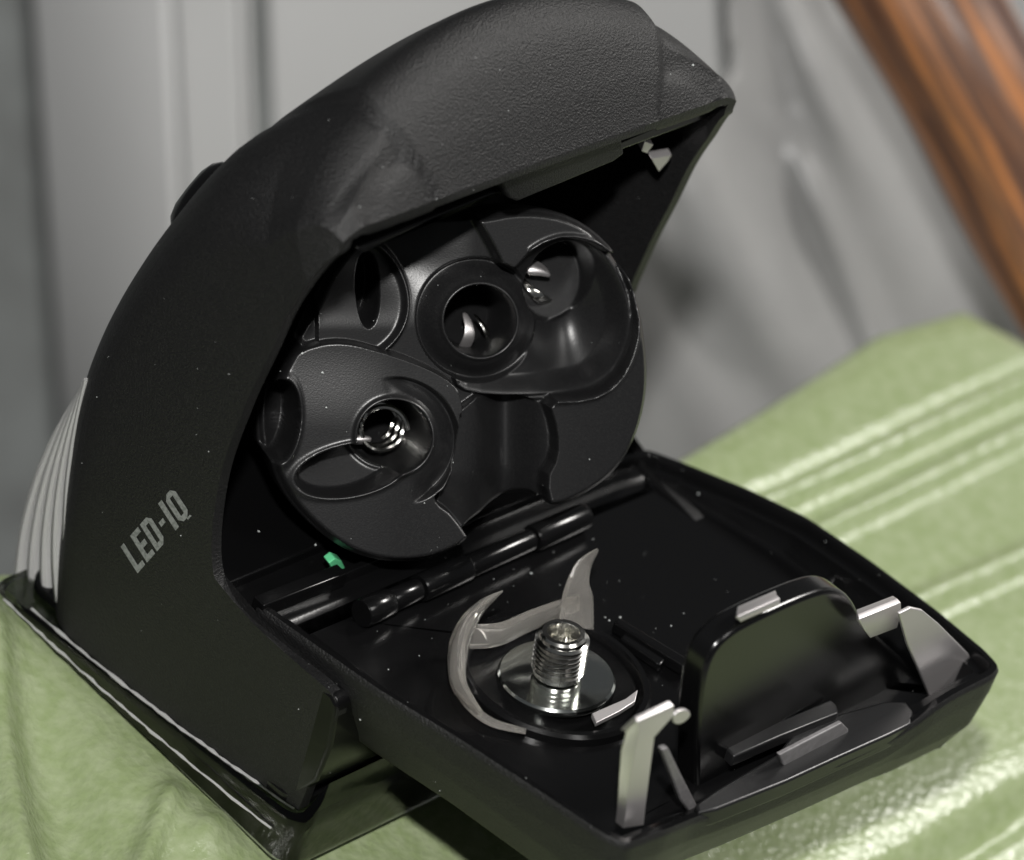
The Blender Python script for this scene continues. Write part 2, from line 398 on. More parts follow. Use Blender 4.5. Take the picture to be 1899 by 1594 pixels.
# switch knob on the top side, seen at the left outline
kb = L(385, 372, 0, 12)
lathe('switch_knob', [(4.8, -3), (4.8, 0.2), (4.5, 1.0), (3.7, 1.7), (2.4, 2.1), (0.6, 2.2)], (8.6, 35.0, -26.3), (-0.45, 0.40, -1), M['inner'], lamp)

# chin: closed nose between hinge and lens
chin_prof = [(-14.5, 15.0), (-13.5, 15.6), (-8, 16.2), (-2.6, 15.6), (-1.8, 14.6), (-1.8, -6), (-18.0, -6), (-18.0, 13)]
v = [(u, a, b) for u in (-0.2, WID + 0.2) for a, b in chin_prof]; n = len(chin_prof)
link('nose', v, [tuple(range(n)), tuple(range(2 * n - 1, n - 1, -1))] + [(i, (i + 1) % n, n + (i + 1) % n, n + i) for i in range(n)], M['tray'], lamp, bevel=0.5)
# inner back wall and divider seen past the battery holder
box('inner_floor', (1.5, -2.5, -26), (WID - 1.5, -0.6, -4.5), M['inner'], lamp)
box('inner_back', (1.5, -0.5, -24), (WID - 1.5, 27, -22.4), M['inner'], lamp)

# ---- lens ------------------------------------------------------------------
def rrect(u0, u1, w0, w1, r, n=8):
    P = []
    for cu, cw, a0 in ((u1 - r, w1 - r, 0), (u0 + r, w1 - r, 90), (u0 + r, w0 + r, 180), (u1 - r, w0 + r, 270)):
        for i in range(n + 1):
            a = math.radians(a0 + 90 * i / n); P.append((cu + r * math.cos(a), cw + r * math.sin(a)))
    return P
rings = [(-0.9, 3.0, 0.0), (-1.4, 2.6, 0.06), (-1.5, 2.4, 0.2), (-1.0, 2.6, 0.5), (-0.9, 2.8, 0.85), (-0.3, 3.0, 0.97), (2, 6, 1.0)]
v = []
for ins, r, f_ in rings:
    for u, w in rrect(0 + ins, WID - ins, -32.0 + ins, 14.9 - ins, r):
        k_ = min(1, max(0, (w + 32) / 47))
        bl = 2.6 * math.sin(math.pi * 0.62 * min(1, max(0, (15.2 - w) / 47)))   # follows the bulge of the side panels
        u = u - bl * float(sst(6, 0, np.array(u))) + bl * float(sst(WID - 6, WID, np.array(u)))
        top = -18.7 + 4.2 * float(sst(13.0, 15.5, np.array(w))) * float(sst(0.5, 3, np.array(min(u, WID - u) + 1)))
        low = -20.4 - 6.6 * k_ ** 1.15
        v.append((u, top + (low - top) * f_, w))
nr = len(v) // len(rings)
lens = link('lens', v, grid_faces(len(rings), nr, True) + [tuple(range(nr)), tuple(range((len(rings) - 1) * nr, len(rings) * nr))], M['lens'], lamp, angle=30)
tag(lens, 'clear lens with its dark edge on the leather')
# dark bezel ring between body and lens
rings = [(-0.6, 3, -17.4), (-0.6, 3, -18.6), (3.0, 3, -18.6), (3.0, 3, -17.4)]
v = []
for ins, r, vv in rings: v += [(u, vv, w) for u, w in rrect(ins, WID - ins, -31 + ins, 13.6 - ins, r)]
f = grid_faces(4, nr, True) + [(3 * nr + i, 3 * nr + (i + 1) % nr, (i + 1) % nr, i) for i in range(nr)]
link('bezel', v, f, M['tray'], lamp, bevel=0.2)

def edge_line(off, vf, w0, w1, r0):
    pts, rad = [], []
    for k in range(46):
        w = w0 + (w1 - w0) * k / 45; bl = 2.6 * math.sin(math.pi * 0.62 * min(1, max(0, (15.2 - w) / 47)))
        pts.append((-bl - off + 0.05 * random.uniform(-1, 1), vf(w) + 0.06 * random.uniform(-1, 1), w)); rad.append(r0 * random.uniform(0.45, 1.25))
    tube('worn_edge', pts, rad, M['frost'], lamp, seg=8)
edge_line(0.15, lambda w: -18.75, -27.5, 13.8, 0.24)
edge_line(1.35, lambda w: -19.3 - 2.8 * ((w + 32) / 47) ** 1.15, -31, 12.5, 0.17)
box('reflector_housing', (2, -18.4, -29), (WID - 2, -17.0, 12.5), M['inner'], lamp)
# frosted, ribbed light window wrapping the front top corner
win = empty('side_window', Matrix.Identity(4)); win.parent = lamp; win.matrix_parent_inverse = Matrix.Identity(4)
win.matrix_basis = Matrix.Identity(4)
tops = [(160, 703), (158, 706), (155, 712), (151, 720), (146, 730)]
bots = [(146, 1128), (118, 1112), (92, 1095), (66, 1078), (42, 1062)]
mids = [(128, 925), (112, 915), (98, 905), (84, 900), (70, 893)]
for k in range(5):
    ucut = -1.6 + k * 0.9
    path = []
    for tt in np.linspace(0, 1, 22):
        a, b, c = np.array(tops[k], float), np.array(mids[k], float), np.array(bots[k], float)
        m2 = 2 * b - 0.5 * (a + c)
        p = (1 - tt) ** 2 * a + 2 * tt * (1 - tt) * m2 + tt ** 2 * c
        path.append(L(p[0], p[1], 0, ucut + 0.8))
    rad = [0.35 + 0.85 * t for t in np.linspace(0, 1, 22)]
    tube('rib', path, rad, M['frost'], win, seg=10, flat=0.8)

# ---- lettering on the side panel -------------------------------------------
def q4(a, b, c, d): return [a, b, c, d]
HL, SW = 3.2, 0.56
def letter(ch):
    if ch == 'L': return [q4((0, 0), (SW, 0), (SW, HL), (0, HL)), q4((SW, 0), (1.35, 0), (1.35, SW), (SW, SW))], 1.35
    if ch == 'E': return [q4((0, 0), (SW, 0), (SW, HL), (0, HL))] + [q4((SW, y), (x, y), (x, y + SW), (SW, y + SW)) for y, x in ((0, 1.4), (HL / 2 - SW / 2, 1.3), (HL - SW, 1.4))], 1.4
    if ch == '-': return [q4((0.1, 1.35), (0.85, 1.35), (0.85, 1.85), (0.1, 1.85))], 0.95
    if ch == 'I': return [q4((0, 0), (SW + 0.04, 0), (SW + 0.04, HL), (0, HL))], SW + 0.04
    W_, c = 1.6, 0.5; k = SW * 0.45
    if ch == 'D': o = [(0, 0), (W_ - c, 0), (W_, c), (W_, HL - c), (W_ - c, HL), (0, HL)]; n_ = [(SW, SW), (W_ - c - k * .4, SW), (W_ - SW, c + k * .4), (W_ - SW, HL - c - k * .4), (W_ - c - k * .4, HL - SW), (SW, HL - SW)]
    else: o = [(c, 0), (W_ - c, 0), (W_, c), (W_, HL - c), (W_ - c, HL), (c, HL), (0, HL - c), (0, c)]; n_ = [(c + k * .4, SW), (W_ - c - k * .4, SW), (W_ - SW, c + k * .4), (W_ - SW, HL - c - k * .4), (W_ - c - k * .4, HL - SW), (c + k * .4, HL - SW), (SW, HL - c - k * .4), (SW, c + k * .4)]
    r = [q4(o[i], o[(i + 1) % len(o)], n_[(i + 1) % len(o)], n_[i]) for i in range(len(o))]
    if ch == 'Q': r.append(q4((W_ * 0.62, -0.22), (W_ * 0.62 + 0.62, -0.22), (W_ * 0.62 + 0.5, -0.02), (W_ * 0.62 - 0.05, -0.02)))
    return r, W_
tv, tf, xo = [], [], 0.0
for ch in 'LED-IQ':
    qs, wd = letter(ch)
    for q in qs: tf.append(tuple(range(len(tv), len(tv) + 4))); tv += [(xo + a, b, 0) for a, b in q]
    xo += wd + 0.32
tm = bpy.data.meshes.new('lettering'); tm.from_pydata(tv, [], tf)
bm = bmesh.new(); bm.from_mesh(tm); bmesh.ops.subdivide_edges(bm, edges=bm.edges, cuts=3, use_grid_fill=True); bm.to_mesh(tm); bm.free()
tw = xo - 0.32; tx0 = 0.0
p0 = np.array(L(257, 1062, 0, -2.3)); p1 = np.array(L(352, 953, 0, -2.3)); pu = np.array(L(227, 1012, 0, -2.3))
bd = (p1 - p0) / tw; upd = (pu - p0) / HL
def on_shell(v, w, lift=0.035):
    hit = body_bvh.ray_cast(Vector((-20, v, w)), Vector((1, 0, 0)))
    return hit[0].x - lift if hit[0] else -2.5
for vt in tm.vertices:
    q = p0 + bd * (vt.co.x - tx0) + upd * vt.co.y
    vt.co = (on_shell(q[1], q[2]), q[1], q[2])
lt = bpy.data.objects.new('lettering', tm); col.objects.link(lt); lt.parent = lamp; tm.materials.clear(); tm.materials.append(M['print'])
tag(lt, 'grey printed letters LED-IQ')

# ---- tail latch and lip inside the opening ----------------------------------
def LW(pts, w): return [L(px, py, 2, w) for px, py in pts]
prism('latch_tongue', LW([(928, 338), (1152, 250), (1158, 285), (1138, 300), (960, 374), (945, 368)], -1.2), (0, 0, -2.0), M['shell'], lamp, bevel=0.3)
prism('lip', LW([(660, 462), (1345, 180), (1352, 205), (1000, 335), (800, 410), (676, 470)], -2.2), (0, 0.4, -3), M['inner'], lamp, bevel=0.3)
prism('latch_glint', LW([(1208, 294), (1246, 287), (1238, 300), (1222, 318)], -4.0), (0.0, 0.5, -0.8), M['sheet'], lamp, bevel=0.05)  # metal chips added for the bright reflection inside the tail
prism('latch_glint', LW([(1196, 262), (1212, 268), (1200, 284), (1190, 280)], -4.0), (0, 0.5, -0.8), M['sheet'], lamp, bevel=0.05)

# ---- hinge knuckles on the body side ----------------------------------------
def knuckle(pxa, pxb, pya, pyb, r, parent):
    a, b = np.array(L(pxa, pya, 1, 0.6)), np.array(L(pxb, pyb, 1, 0.6))
    a = np.array((a[0], 0.0, 7.4)); b = np.array((b[0], 0.0, 7.4))
    return tube('hinge_knuckle', [a, a + (b - a) * 0.04, b - (b - a) * 0.04, b], [r * 0.93, r, r, r * 0.93], M['tray'], parent, seg=28)

# ---- hatch cover -------------------------------------------------------------
def LV(px, py, v): p = L(px, py, 1, v); return (p[0], p[2])
hatch_top = [(470, 1118, 0.4), (560, 1182, 0.6), (700, 1280, 1.0), (850, 1372, 1.4), (1000, 1470, 2.0), (1120, 1550, 2.6), (1165, 1568, 2.8), (1240, 1540, 2.6), (1290, 1519, 1.2), (1330, 1506, 0.6), (1420, 1472, 0.5), (1560, 1412, 0.5), (1660, 1366, 0.6), (1700, 1340, 1.4), (1745, 1306, 3.0), (1780, 1285, 3.4),
             (1845, 1252, 3.6), (1858, 1236, 3.6), (1830, 1205, 3.5), (1740, 1130, 3.4), (1620, 1040, 3.2), (1500, 958, 2.8), (1390, 905, 2.0), (1280, 860, 1.0), (1200, 830, 0.4), (1120, 850, 0.2), (900, 940, 0.2), (680, 1032, 0.2)]
ring0 = []
for px, py, vv in hatch_top:
    a, b = LV(px, py, vv); ring0.append((a, vv, b))
R0 = np.array(ring0)
# resample closed loop
def closed_resample(P, n):
    P = np.array(P); Q = np.vstack([P, P[:1]]); l = np.r_[0, np.cumsum(np.linalg.norm(np.diff(Q, axis=0), axis=1))]
    t = np.linspace(0, l[-1], n, endpoint=False)
    return np.stack([np.interp(t, l, Q[:, k]) for k in range(P.shape[1])], 1)
R0 = closed_resample(R0, 560)
for _ in range(5): R0 = 0.5 * R0 + 0.25 * (np.roll(R0, 1, 0) + np.roll(R0, -1, 0))
tang = np.roll(R0, -1, 0) - np.roll(R0, 1, 0); nrm = np.stack([-tang[:, 2], tang[:, 0]], 1); nrm /= np.linalg.norm(nrm, axis=1)[:, None]
cen = R0[:, [0, 2]].mean(0)
if ((cen - R0[:, [0, 2]]) * nrm).sum() < 0: nrm = -nrm
for _ in range(16): nrm = (nrm + np.roll(nrm, 1, 0) + np.roll(nrm, -1, 0)); nrm /= np.linalg.norm(nrm, axis=1)[:, None]
def inset(d, vv=None, dv=0):
    Q = R0.copy(); Q[:, 0] += nrm[:, 0] * d; Q[:, 2] += nrm[:, 1] * d
    Q[:, 1] = (vv if vv is not None else Q[:, 1]) + dv
    return Q
FLOOR = -1.6
wfar = np.clip(R0[:, 2] / 50, 0, 1)
bot1, bot2, bot3 = inset(0.9), inset(3.2), inset(8)
bot1[:, 1] = np.minimum(R0[:, 1] - 4, -4.6); bot2[:, 1] = -9.4; bot3[:, 1] = -12.0
for Q, amt in ((bot1, 0.2), (bot2, 1.0), (bot3, 2.0)):     # near the hinge the cover is thin
    Q[:, 1] = np.where(R0[:, 2] < 12, np.maximum(Q[:, 1], -1.4 - amt * 0.4 - (R0[:, 2] + 2) * 0.45), Q[:, 1])
def mixr(a, b, n): return [a + (b - a) * k / n for k in range(n)]
wall0, wall1 = inset(0.15, dv=-3.2), inset(0.0, dv=-0.5)
OUTER = [bot3] + mixr(bot2, bot1, 6) + mixr(bot1, wall0, 5) + mixr(wall0, wall1, 5)
def proj(P):
    Q = LO + np.outer(P[:, 0], hU) + np.outer(P[:, 1], aV) + np.outer(P[:, 2], nW) - CAM
    z = Q.dot(FWD); return W_PX / 2 + F_PX * Q.dot(RIGHT) / z, H_PX / 2 - F_PX * Q.dot(UP) / z
rec = smooth_poly([(1438, 1600), (1462, 1545), (1560, 1492), (1640, 1450), (1682, 1434), (1698, 1455), (1684, 1500), (1630, 1552), (1560, 1602), (1490, 1640)], 2)
for Q in OUTER[1:]:                          # finger recess in the end face
    X_, Y_ = proj(Q); m_ = (1 - sst(-16, 2, sdf(rec, X_, Y_))) * (Q[:, 2] > 44)
    Q[:, 0] += nrm[:, 0] * 2.4 * m_; Q[:, 2] += nrm[:, 1] * 2.4 * m_
RG = OUTER + [wall1, inset(0.3, dv=0.0), inset(1.0, dv=0.0), inset(1.2, dv=-0.25), inset(1.3, dv=-1.2), inset(2.6, dv=-1.4), inset(3.1, vv=FLOOR + 0.4), inset(3.6, vv=FLOOR), inset(4.2, vv=FLOOR), inset(5.5, vv=FLOOR)]
nR = len(R0)
hatch = link('battery_cover', np.vstack(RG), grid_faces(len(RG), nR, True) + [tuple(range(nR)), tuple(range((len(RG) - 1) * nR, len(RG) * nR))], M['tray'], lamp, angle=50)
hatch.data.materials.append(M['shell'])
for k in range((len(OUTER) + 1) * nR): hatch.data.polygons[k].material_index = 1
tag(hatch, 'open black battery cover with screw and contact sheet inside')

# hinge knuckles: three on the cover, two on the nose
for a, b in ((685, 735), (792, 880), (1003, 1100)):
    knuckle(a, b, 1140 - (a - 685) * 0.43, 1140 - (b - 685) * 0.43, 1.65, hatch)
for a, b in ((738, 789), (883, 1000)):
    knuckle(a, b, 1140 - (a - 685) * 0.43, 1140 - (b - 685) * 0.43, 1.35, lamp)
# ledge rail beside the hinge and the green board corner
prism('rail', [L(*p, 1, 1.0) for p in ((470, 1104), (625, 1044), (645, 1062), (490, 1122))], (0, -2, 0), M['tray'], lamp, bevel=0.2)
prism('circuit_board', [L(*p, 2, 0.0) for p in ((610, 1044), (622, 1035), (634, 1040), (641, 1054), (640, 1062), (622, 1066))], (0.2, 0.1, -1.2), M['green_part'], lamp, bevel=0.15)

def HV(name, px, v, depth, m=None, bevel=0.25, parent=None):
    return prism(name, [L(a, b, 1, v) for a, b in px], (0, -depth, 0), m or M['tray'], parent or hatch, bevel)
# round well for the retaining screw
wc = np.array(L(1025, 1262, 1, FLOOR)); 
ell = [L(a, b, 1, FLOOR) for a, b in ((838, 1225), (1195, 1225), (1015, 1360))]
rw = 0.5 * np.linalg.norm(np.array(ell[0]) - np.array(ell[1])) * 0.92
lathe('screw_well', [(rw + 0.6, -0.2), (rw + 0.5, 0.9), (rw + 0.1, 1.25), (rw - 0.5, 1.25), (rw - 0.8, 0.9), (rw - 1.0, 0.2), (rw - 1.2, 0.1)], wc, (0, 1, 0), M['tray'], hatch, seg=80)
for o in [bpy.data.objects['screw_well']]:
    pass
# retaining screw: mirror-bright disc head and threaded shank with a drilled top
sc0 = np.array(L(1032, 1256, 1, FLOOR + 0.9))
axs = np.array([aV.dot(c2w((-0.02, 0.83, 0.55))), 0, 0])
sd = c2w((0.0, 0.83, 0.55)); sd = np.array((sd.dot(hU), sd.dot(aV), sd.dot(nW))); sd /= np.linalg.norm(sd)
sd = 0.5 * sd + 0.5 * np.array((0, 1, 0)); sd /= np.linalg.norm(sd)
screw = lathe('retaining_screw', [(0.5, 0), (6.4, 0), (6.55, 0.25), (6.55, 0.75), (6.3, 1.0), (3.4, 1.02), (3.0, 1.1), (0.5, 1.12)], sc0 - sd * 0.6, sd, M['polished'], hatch, seg=96)
tag(screw, 'shiny steel retaining screw with a round flat head')
prof = [(0.4, 0.3), (2.72, 0.3), (2.72, 0.8)]
z = 0.9
while z < 5.2:
    prof += [(2.62, z), (3.02, z + 0.22), (3.02, z + 0.30), (2.62, z + 0.52)]; z += 0.62
prof += [(2.7, z), (2.62, z + 0.35), (2.35, z + 0.6), (1.85, z + 0.6), (1.75, z + 0.4), (1.7, z - 2.5), (0.3, z - 2.6)]
lathe('threaded_shank', prof, sc0 + sd * 0.45, sd, M['steel'], hatch, seg=64, angle=30)

# spring clamp with two curved horns round the screw
def blade(name, pts, v0, m, parent=hatch, wid=1.0, flat_dir=(0, 1, 0), seg=14, flat=0.35):
    pts = spline(pts, 26)
    path = [L(p[0], p[1], 1, p[2]) for p in pts]
    return tube(name, path, [max(0.08, p[3]) for p in pts], m, parent, seg=seg, flat=flat, flat_dir=flat_dir)
blade('clamp_horn', [(890, 1325, -0.8, 0.9), (852, 1270, 0.6, 1.7), (850, 1205, 2.2, 2.3), (868, 1155, 3.8, 2.0), (895, 1122, 5.2, 1.2), (932, 1096, 6.2, 0.2)], 0, M['smoky'], flat=0.5, flat_dir=(0.75, 0.15, 0.65))
blade('clamp_horn', [(1068, 1165, 0.0, 2.4), (1070, 1122, 2.0, 2.2), (1072, 1085, 4.0, 1.7), (1084, 1047, 5.6, 1.1), (1109, 1018, 7.2, 0.2)], 0, M['smoky'], flat=0.22, flat_dir=(-0.3, 0.3, 0.9))
blade('clamp_bar', [(872, 1180, 1.2, 1.5), (925, 1176, 1.2, 1.5), (985, 1150, 1.2, 1.4), (1068, 1118, 1.6, 1.2)], 0, M['smoky'], flat=0.3, flat_dir=(0.1, 0.2, 0.95))
blade('clamp_rim', [(846, 1250, -0.8, 0.7), (865, 1300, -0.8, 0.7), (910, 1338, -0.8, 0.7), (975, 1356, -0.8, 0.5)], 0, M['smoky'], flat=0.5)
HV('clamp_foot', [(1098, 1322), (1160, 1295), (1183, 1278), (1178, 1300), (1150, 1318), (1106, 1340)], 0.4, 0.6, M['sheet'], 0.08)
# moulded ribs on the floor
HV('floor_rib', [(1148, 1142), (1285, 1225), (1275, 1238), (1138, 1152)], 0.2, 1.6, None, 0.3)
HV('floor_rib', [(1160, 1170), (1235, 1222), (1226, 1232), (1150, 1182)], -0.3, 1.2, None, 0.25)
HV('floor_rib', [(1528, 1080), (1560, 1030), (1570, 1034), (1540, 1088)], 0.6, 2.0, None, 0.25)

# upright black bulkhead with a rounded top, carrying the bent contact sheet
W0 = 0.5 * (L(1165, 1532, 1, FLOOR)[2] + L(1736, 1300, 1, FLOOR)[2])
def up(pts, w): return [L(a, b, 2, w) for a, b in pts]
arch = smooth_poly([(1292, 1500), (1292, 1420), (1296, 1300), (1312, 1222), (1350, 1176), (1410, 1143), (1500, 1103), (1548, 1090), (1580, 1106), (1602, 1152), (1650, 1200), (1690, 1235), (1702, 1280), (1702, 1335), (1500, 1415)], 2)
prism('bulkhead', up(arch, W0 - 2.5), (0, 0, -3.2), M['inner'], hatch, 0.55)
def bent(name, rows, thick=0.45, m=None):
    v = [L(x, y, 2, w) for r in rows for x, y, w in r]
    return link(name, v, grid_faces(len(rows), len(rows[0])), m or M['sheet'], hatch, solid=thick, angle=28, bevel=0.08)
# each tab: folded over the top edge, then down the face
bent('contact_tab', [[(1368, 1124, W0 - 4.2), (1438, 1094, W0 - 4.2)], [(1366, 1135, W0 - 3.0), (1440, 1102, W0 - 3.0)], [(1368, 1143, W0 - 2.3), (1447, 1109, W0 - 2.3)], [(1374, 1153, W0 - 2.2), (1447, 1121, W0 - 2.2)]])
bent('contact_tab', [[(1588, 1130, W0 - 2.0), (1656, 1104, W0 - 2.0)], [(1590, 1138, W0 - 0.8), (1664, 1109, W0 - 0.8)], [(1594, 1148, W0 - 0.1), (1671, 1117, W0 - 0.1)], [(1603, 1168, W0), (1672, 1136, W0)], [(1614, 1183, W0 - 0.6), (1664, 1164, W0 - 0.6)]])
prism('contact_plate', up([(1668, 1138), (1690, 1127), (1712, 1132), (1742, 1157), (1796, 1212), (1803, 1226), (1797, 1240), (1740, 1302), (1729, 1301), (1684, 1196)], W0 + 1.4), (0, 0, -0.5), M['sheet'], hatch, 0.14)
bent('contact_strip', [[(1150, 1352, W0 - 2.4), (1176, 1328, W0 - 0.8), (1240, 1298, W0 - 0.8)], [(1160, 1356, W0 - 1.2), (1182, 1338, W0 - 0.1), (1250, 1308, W0 - 0.1)], [(1158, 1372, W0 - 1.0), (1186, 1352, W0), (1250, 1326, W0)],
     [(1152, 1392, W0 - 1.0), (1180, 1382, W0), (1214, 1366, W0)], [(1148, 1440, W0 - 1.0), (1168, 1444, W0), (1206, 1428, W0)], [(1144, 1500, W0 - 1.0), (1160, 1508, W0), (1198, 1492, W0)], [(1141, 1524, W0 - 1.0), (1156, 1536, W0), (1194, 1530, W0)]])
prism('contact_curl', up(smooth_poly([(1250, 1322), (1274, 1314), (1284, 1326), (1264, 1344), (1248, 1342)], 2), W0 - 0.6), (0, 0, -0.5), M['sheet'], hatch, 0.12)
prism('latch_arm', up([(1228, 1390), (1240, 1386), (1262, 1432), (1294, 1494), (1278, 1506), (1262, 1484)], W0), (0, 0, -0.8), M['latch'], hatch, 0.2)
# lever of the cover latch; its window's flash sheen is put into the colour
HV('latch_lever', [(1290, 1490), (1330, 1462), (1440, 1398), (1470, 1360), (1560, 1322), (1640, 1300), (1680, 1300), (1694, 1318), (1690, 1342), (1650, 1362), (1560, 1402), (1460, 1448), (1330, 1500), (1296, 1506)], 1.4, 2.4, M['holder'], 0.3)
HV('latch_bar', [(1345, 1384), (1440, 1338), (1540, 1296), (1552, 1306), (1556, 1322), (1450, 1364), (1362, 1402)], 2.3, 1.6, M['holder'], 0.25)
prism('latch_plate', up([(1446, 1400), (1500, 1372), (1562, 1340), (1574, 1352), (1574, 1392), (1520, 1418), (1464, 1446)], W0 + 2.2), (0, 0, -0.6), M['latch'], hatch, 0.15)
# finger recess on the end face of the cover
er = []
for px, py in smooth_poly([(1440, 1580), (1475, 1540), (1560, 1490), (1640, 1450), (1678, 1438), (1692, 1452), (1682, 1490), (1640, 1535), (1570, 1580), (1500, 1625), (1430, 1660)], 2):
    er.append((px, py))

# ================================================================== BATTERY HOLDER (sits in the opening, lifts out)
HD = 506.0; HCX, HCY = 860.0, 725.0
KH = F_PX / HD
HO = at_depth(HCX, HCY, HD)
nz = ray(HCX, HCY); nz = -nz / np.linalg.norm(nz); nz = nz + RIGHT * 0.24 - UP * 0.16; nz /= np.linalg.norm(nz)
hx_ = RIGHT - nz * RIGHT.dot(nz); hx_ /= np.linalg.norm(hx_); hy_ = np.cross(nz, hx_)
HM = Matrix(((hx_[0] * S, hy_[0] * S, nz[0] * S, HO[0] * S), (hx_[1] * S, hy_[1] * S, nz[1] * S, HO[1] * S), (hx_[2] * S, hy_[2] * S, nz[2] * S, HO[2] * S), (0, 0, 0, 1)))
holder = empty('battery_holder', HM)
tag(holder, 'black battery holder with round sockets sitting in the lamp opening', 'battery holder')
def hxy(px, py):
    px, py = np.asarray(px, float), np.asarray(py, float)
    d = RIGHT * ((px - W_PX / 2) / F_PX)[..., None] - UP * ((py - H_PX / 2) / F_PX)[..., None] + FWD
    t = (HO - CAM).dot(nz) / d.dot(nz); p = CAM + d * t[..., None] - HO
    return p.dot(hx_), p.dot(hy_)
def hp_(px, py, z=0.0):
    a, b = hxy(px, py); return (float(a), float(b), z)

OUT = smooth_poly([(503, 800), (512, 868), (540, 930), (590, 985), (650, 1028), (720, 1047), (800, 1042), (866, 1012), (880, 985), (940, 958), (1006, 925), (1030, 945), (1085, 925), (1150, 882), (1192, 820), (1214, 740), (1214, 660), (1196, 560), (1150, 465), (1075, 405), (980, 388), (890, 405), (790, 410), (700, 440), (640, 500), (590, 580), (545, 665), (512, 730)], 2)
NTH, NRD = 720, 170
th = np.linspace(0, 2 * math.pi, NTH, endpoint=False)
# radius of the outline for every direction
Rth = np.zeros(NTH); PO = OUT - np.array([HCX, HCY])
for i, a in enumerate(th):
    d = np.array([math.cos(a), math.sin(a)]); best = 0
    q = np.roll(PO, -1, 0); e = q - PO
    den = d[0] * e[:, 1] - d[1] * e[:, 0]
    with np.errstate(divide='ignore', invalid='ignore'):
        t = (PO[:, 0] * e[:, 1] - PO[:, 1] * e[:, 0]) / den
        s = (PO[:, 0] * d[1] - PO[:, 1] * d[0]) / den
    ok = (s >= 0) & (s <= 1) & (t > 0)
    Rth[i] = t[ok].max()
rr = np.linspace(0.004, 1.0, NRD)
X = HCX + np.outer(rr, Rth * np.cos(th)); Y = HCY + np.outer(rr, Rth * np.sin(th))
def reg(P, it=2, soft=3.5): return 1 - sst(-soft, soft, sdf(smooth_poly(P, it), X, Y))
def lerp(z, m, val): return z * (1 - m) + val * m
circ = lambda cx, cy, r: np.hypot(X - cx, Y - cy) - r
def elip(cx, cy, a, b, rot):
    c, s = math.cos(math.radians(rot)), math.sin(math.radians(rot))
    x, y = (X - cx) * c + (Y - cy) * s, -(X - cx) * s + (Y - cy) * c
    return (np.hypot(x / a, y / b) - 1) * min(a, b)
Z = np.full(X.shape, -4.2)
# upper left shelf falls back towards the outline
Z -= 3.0 * sst(620, 480, Y) * sst(900, 700, X)
# curved band beside the upper slot
band = circ(650, 560, 122)
Z += 1.2 * (1 - sst(-4, 4, band)) * (X > 600)
Z += 1.0 * np.exp(-((band + 4) / 6) ** 2)
Z = lerp(Z, 1 - sst(-3, 3, elip(698, 546, 20, 62, 4)), -10.0 - 0.05 * (X - 698))
# top plate
T = reg([(880, 395), (960, 370), (1085, 385), (1180, 480), (1120, 470), (1060, 440), (1000, 458), (962, 500), (946, 520), (930, 480), (905, 435)], 1)
Z = lerp(Z, T, -1.0)
# right lobe
RL = reg([(1016, 742), (1090, 742), (1150, 715), (1184, 650), (1192, 570), (1160, 480), (1260, 500), (1260, 800), (1120, 960), (1028, 960), (1012, 890), (1034, 850), (1034, 800)], 1)
dome = -1.8 * (np.clip((X - 1040) / 180, 0, 1)) ** 2
Z = lerp(Z, RL, -0.4 + dome)
# right trough (battery seat), hollowed like a cylinder
ST = [(862, 742), (850, 690), (850, 560), (930, 520), (965, 498), (1000, 460), (1060, 440), (1130, 462), (1172, 520), (1190, 590), (1182, 655), (1145, 715), (1085, 742)]
sd_ = sdf(smooth_poly(ST, 2), X, Y)
m = 1 - sst(-3, 3, sd_)
Z += 0.35 * np.exp(-((sd_ - 5) / 4.5) ** 2) * (X > 985)
Z = lerp(Z, m, -3.0 - 4.5 * np.exp(-((X - 1085) / 75) ** 2 - ((Y - 610) / 120) ** 2) - 1.5 * sst(-2, -40, sd_))
# hub with hole B in front of the trough
c = circ(903, 602, 0)
hub = 1 - sst(110, 118, c)
Z = lerp(Z, hub, -3.4 - 2.2 * sst(70, 116, c))
# contact pocket in the trough
c2 = elip(1060, 535, 62, 78, 20)
Z = lerp(Z, 1 - sst(-4, 4, c2), -10.5 + 0.03 * (Y - 535))
# left lobe plate
LLp = reg([(480, 760), (520, 690), (570, 648), (640, 634), (720, 655), (800, 684), (850, 715), (862, 742), (862, 830), (838, 905), (800, 925), (850, 960), (880, 990), (868, 1060), (700, 1080), (560, 1000), (480, 880)], 2)
Z = lerp(Z, LLp, -0.3 - 1.6 * sst(740, 480, X) - 0.55 * sst(800, 640, Y))
# lower trough
CT = [(858, 742), (1014, 742), (1033, 800), (1033, 850), (1012, 892), (1020, 960), (880, 1010), (845, 960), (815, 930), (850, 860)]
sd_ = sdf(smooth_poly(CT, 1), X, Y)
Z = lerp(Z, 1 - sst(-3, 3, sd_), -2.6 - 4.6 * np.exp(-((X - 962) / 48) ** 2) - 1.2 * sst(880, 980, Y))
# hub A
c = circ(735, 820, 0)
hub = (1 - sst(113, 121, c)) * sst(-60, 10, X - 740 + 0.4 * (Y - 820) + 40)
Z = lerp(Z, hub * sst(735, 790, X + 0.25 * (820 - Y)), -0.2 - 1.6 * sst(66, 118, c))
# crescent recess under hole A
ec = elip(655, 873, 98, 44, -14)
Z += 0.25 * np.exp(-((ec - 5) / 4) ** 2)
Z = lerp(Z, 1 - sst(-5, 4, ec), -6.0 + 0.035 * (Y - 873))
# slot on the left edge
ec = elip(528, 786, 31, 72, 6)
Z += 0.3 * np.exp(-((ec - 4) / 4) ** 2)
Z = lerp(Z, 1 - sst(-3, 3, ec), -9 - 0.06 * (X - 528))
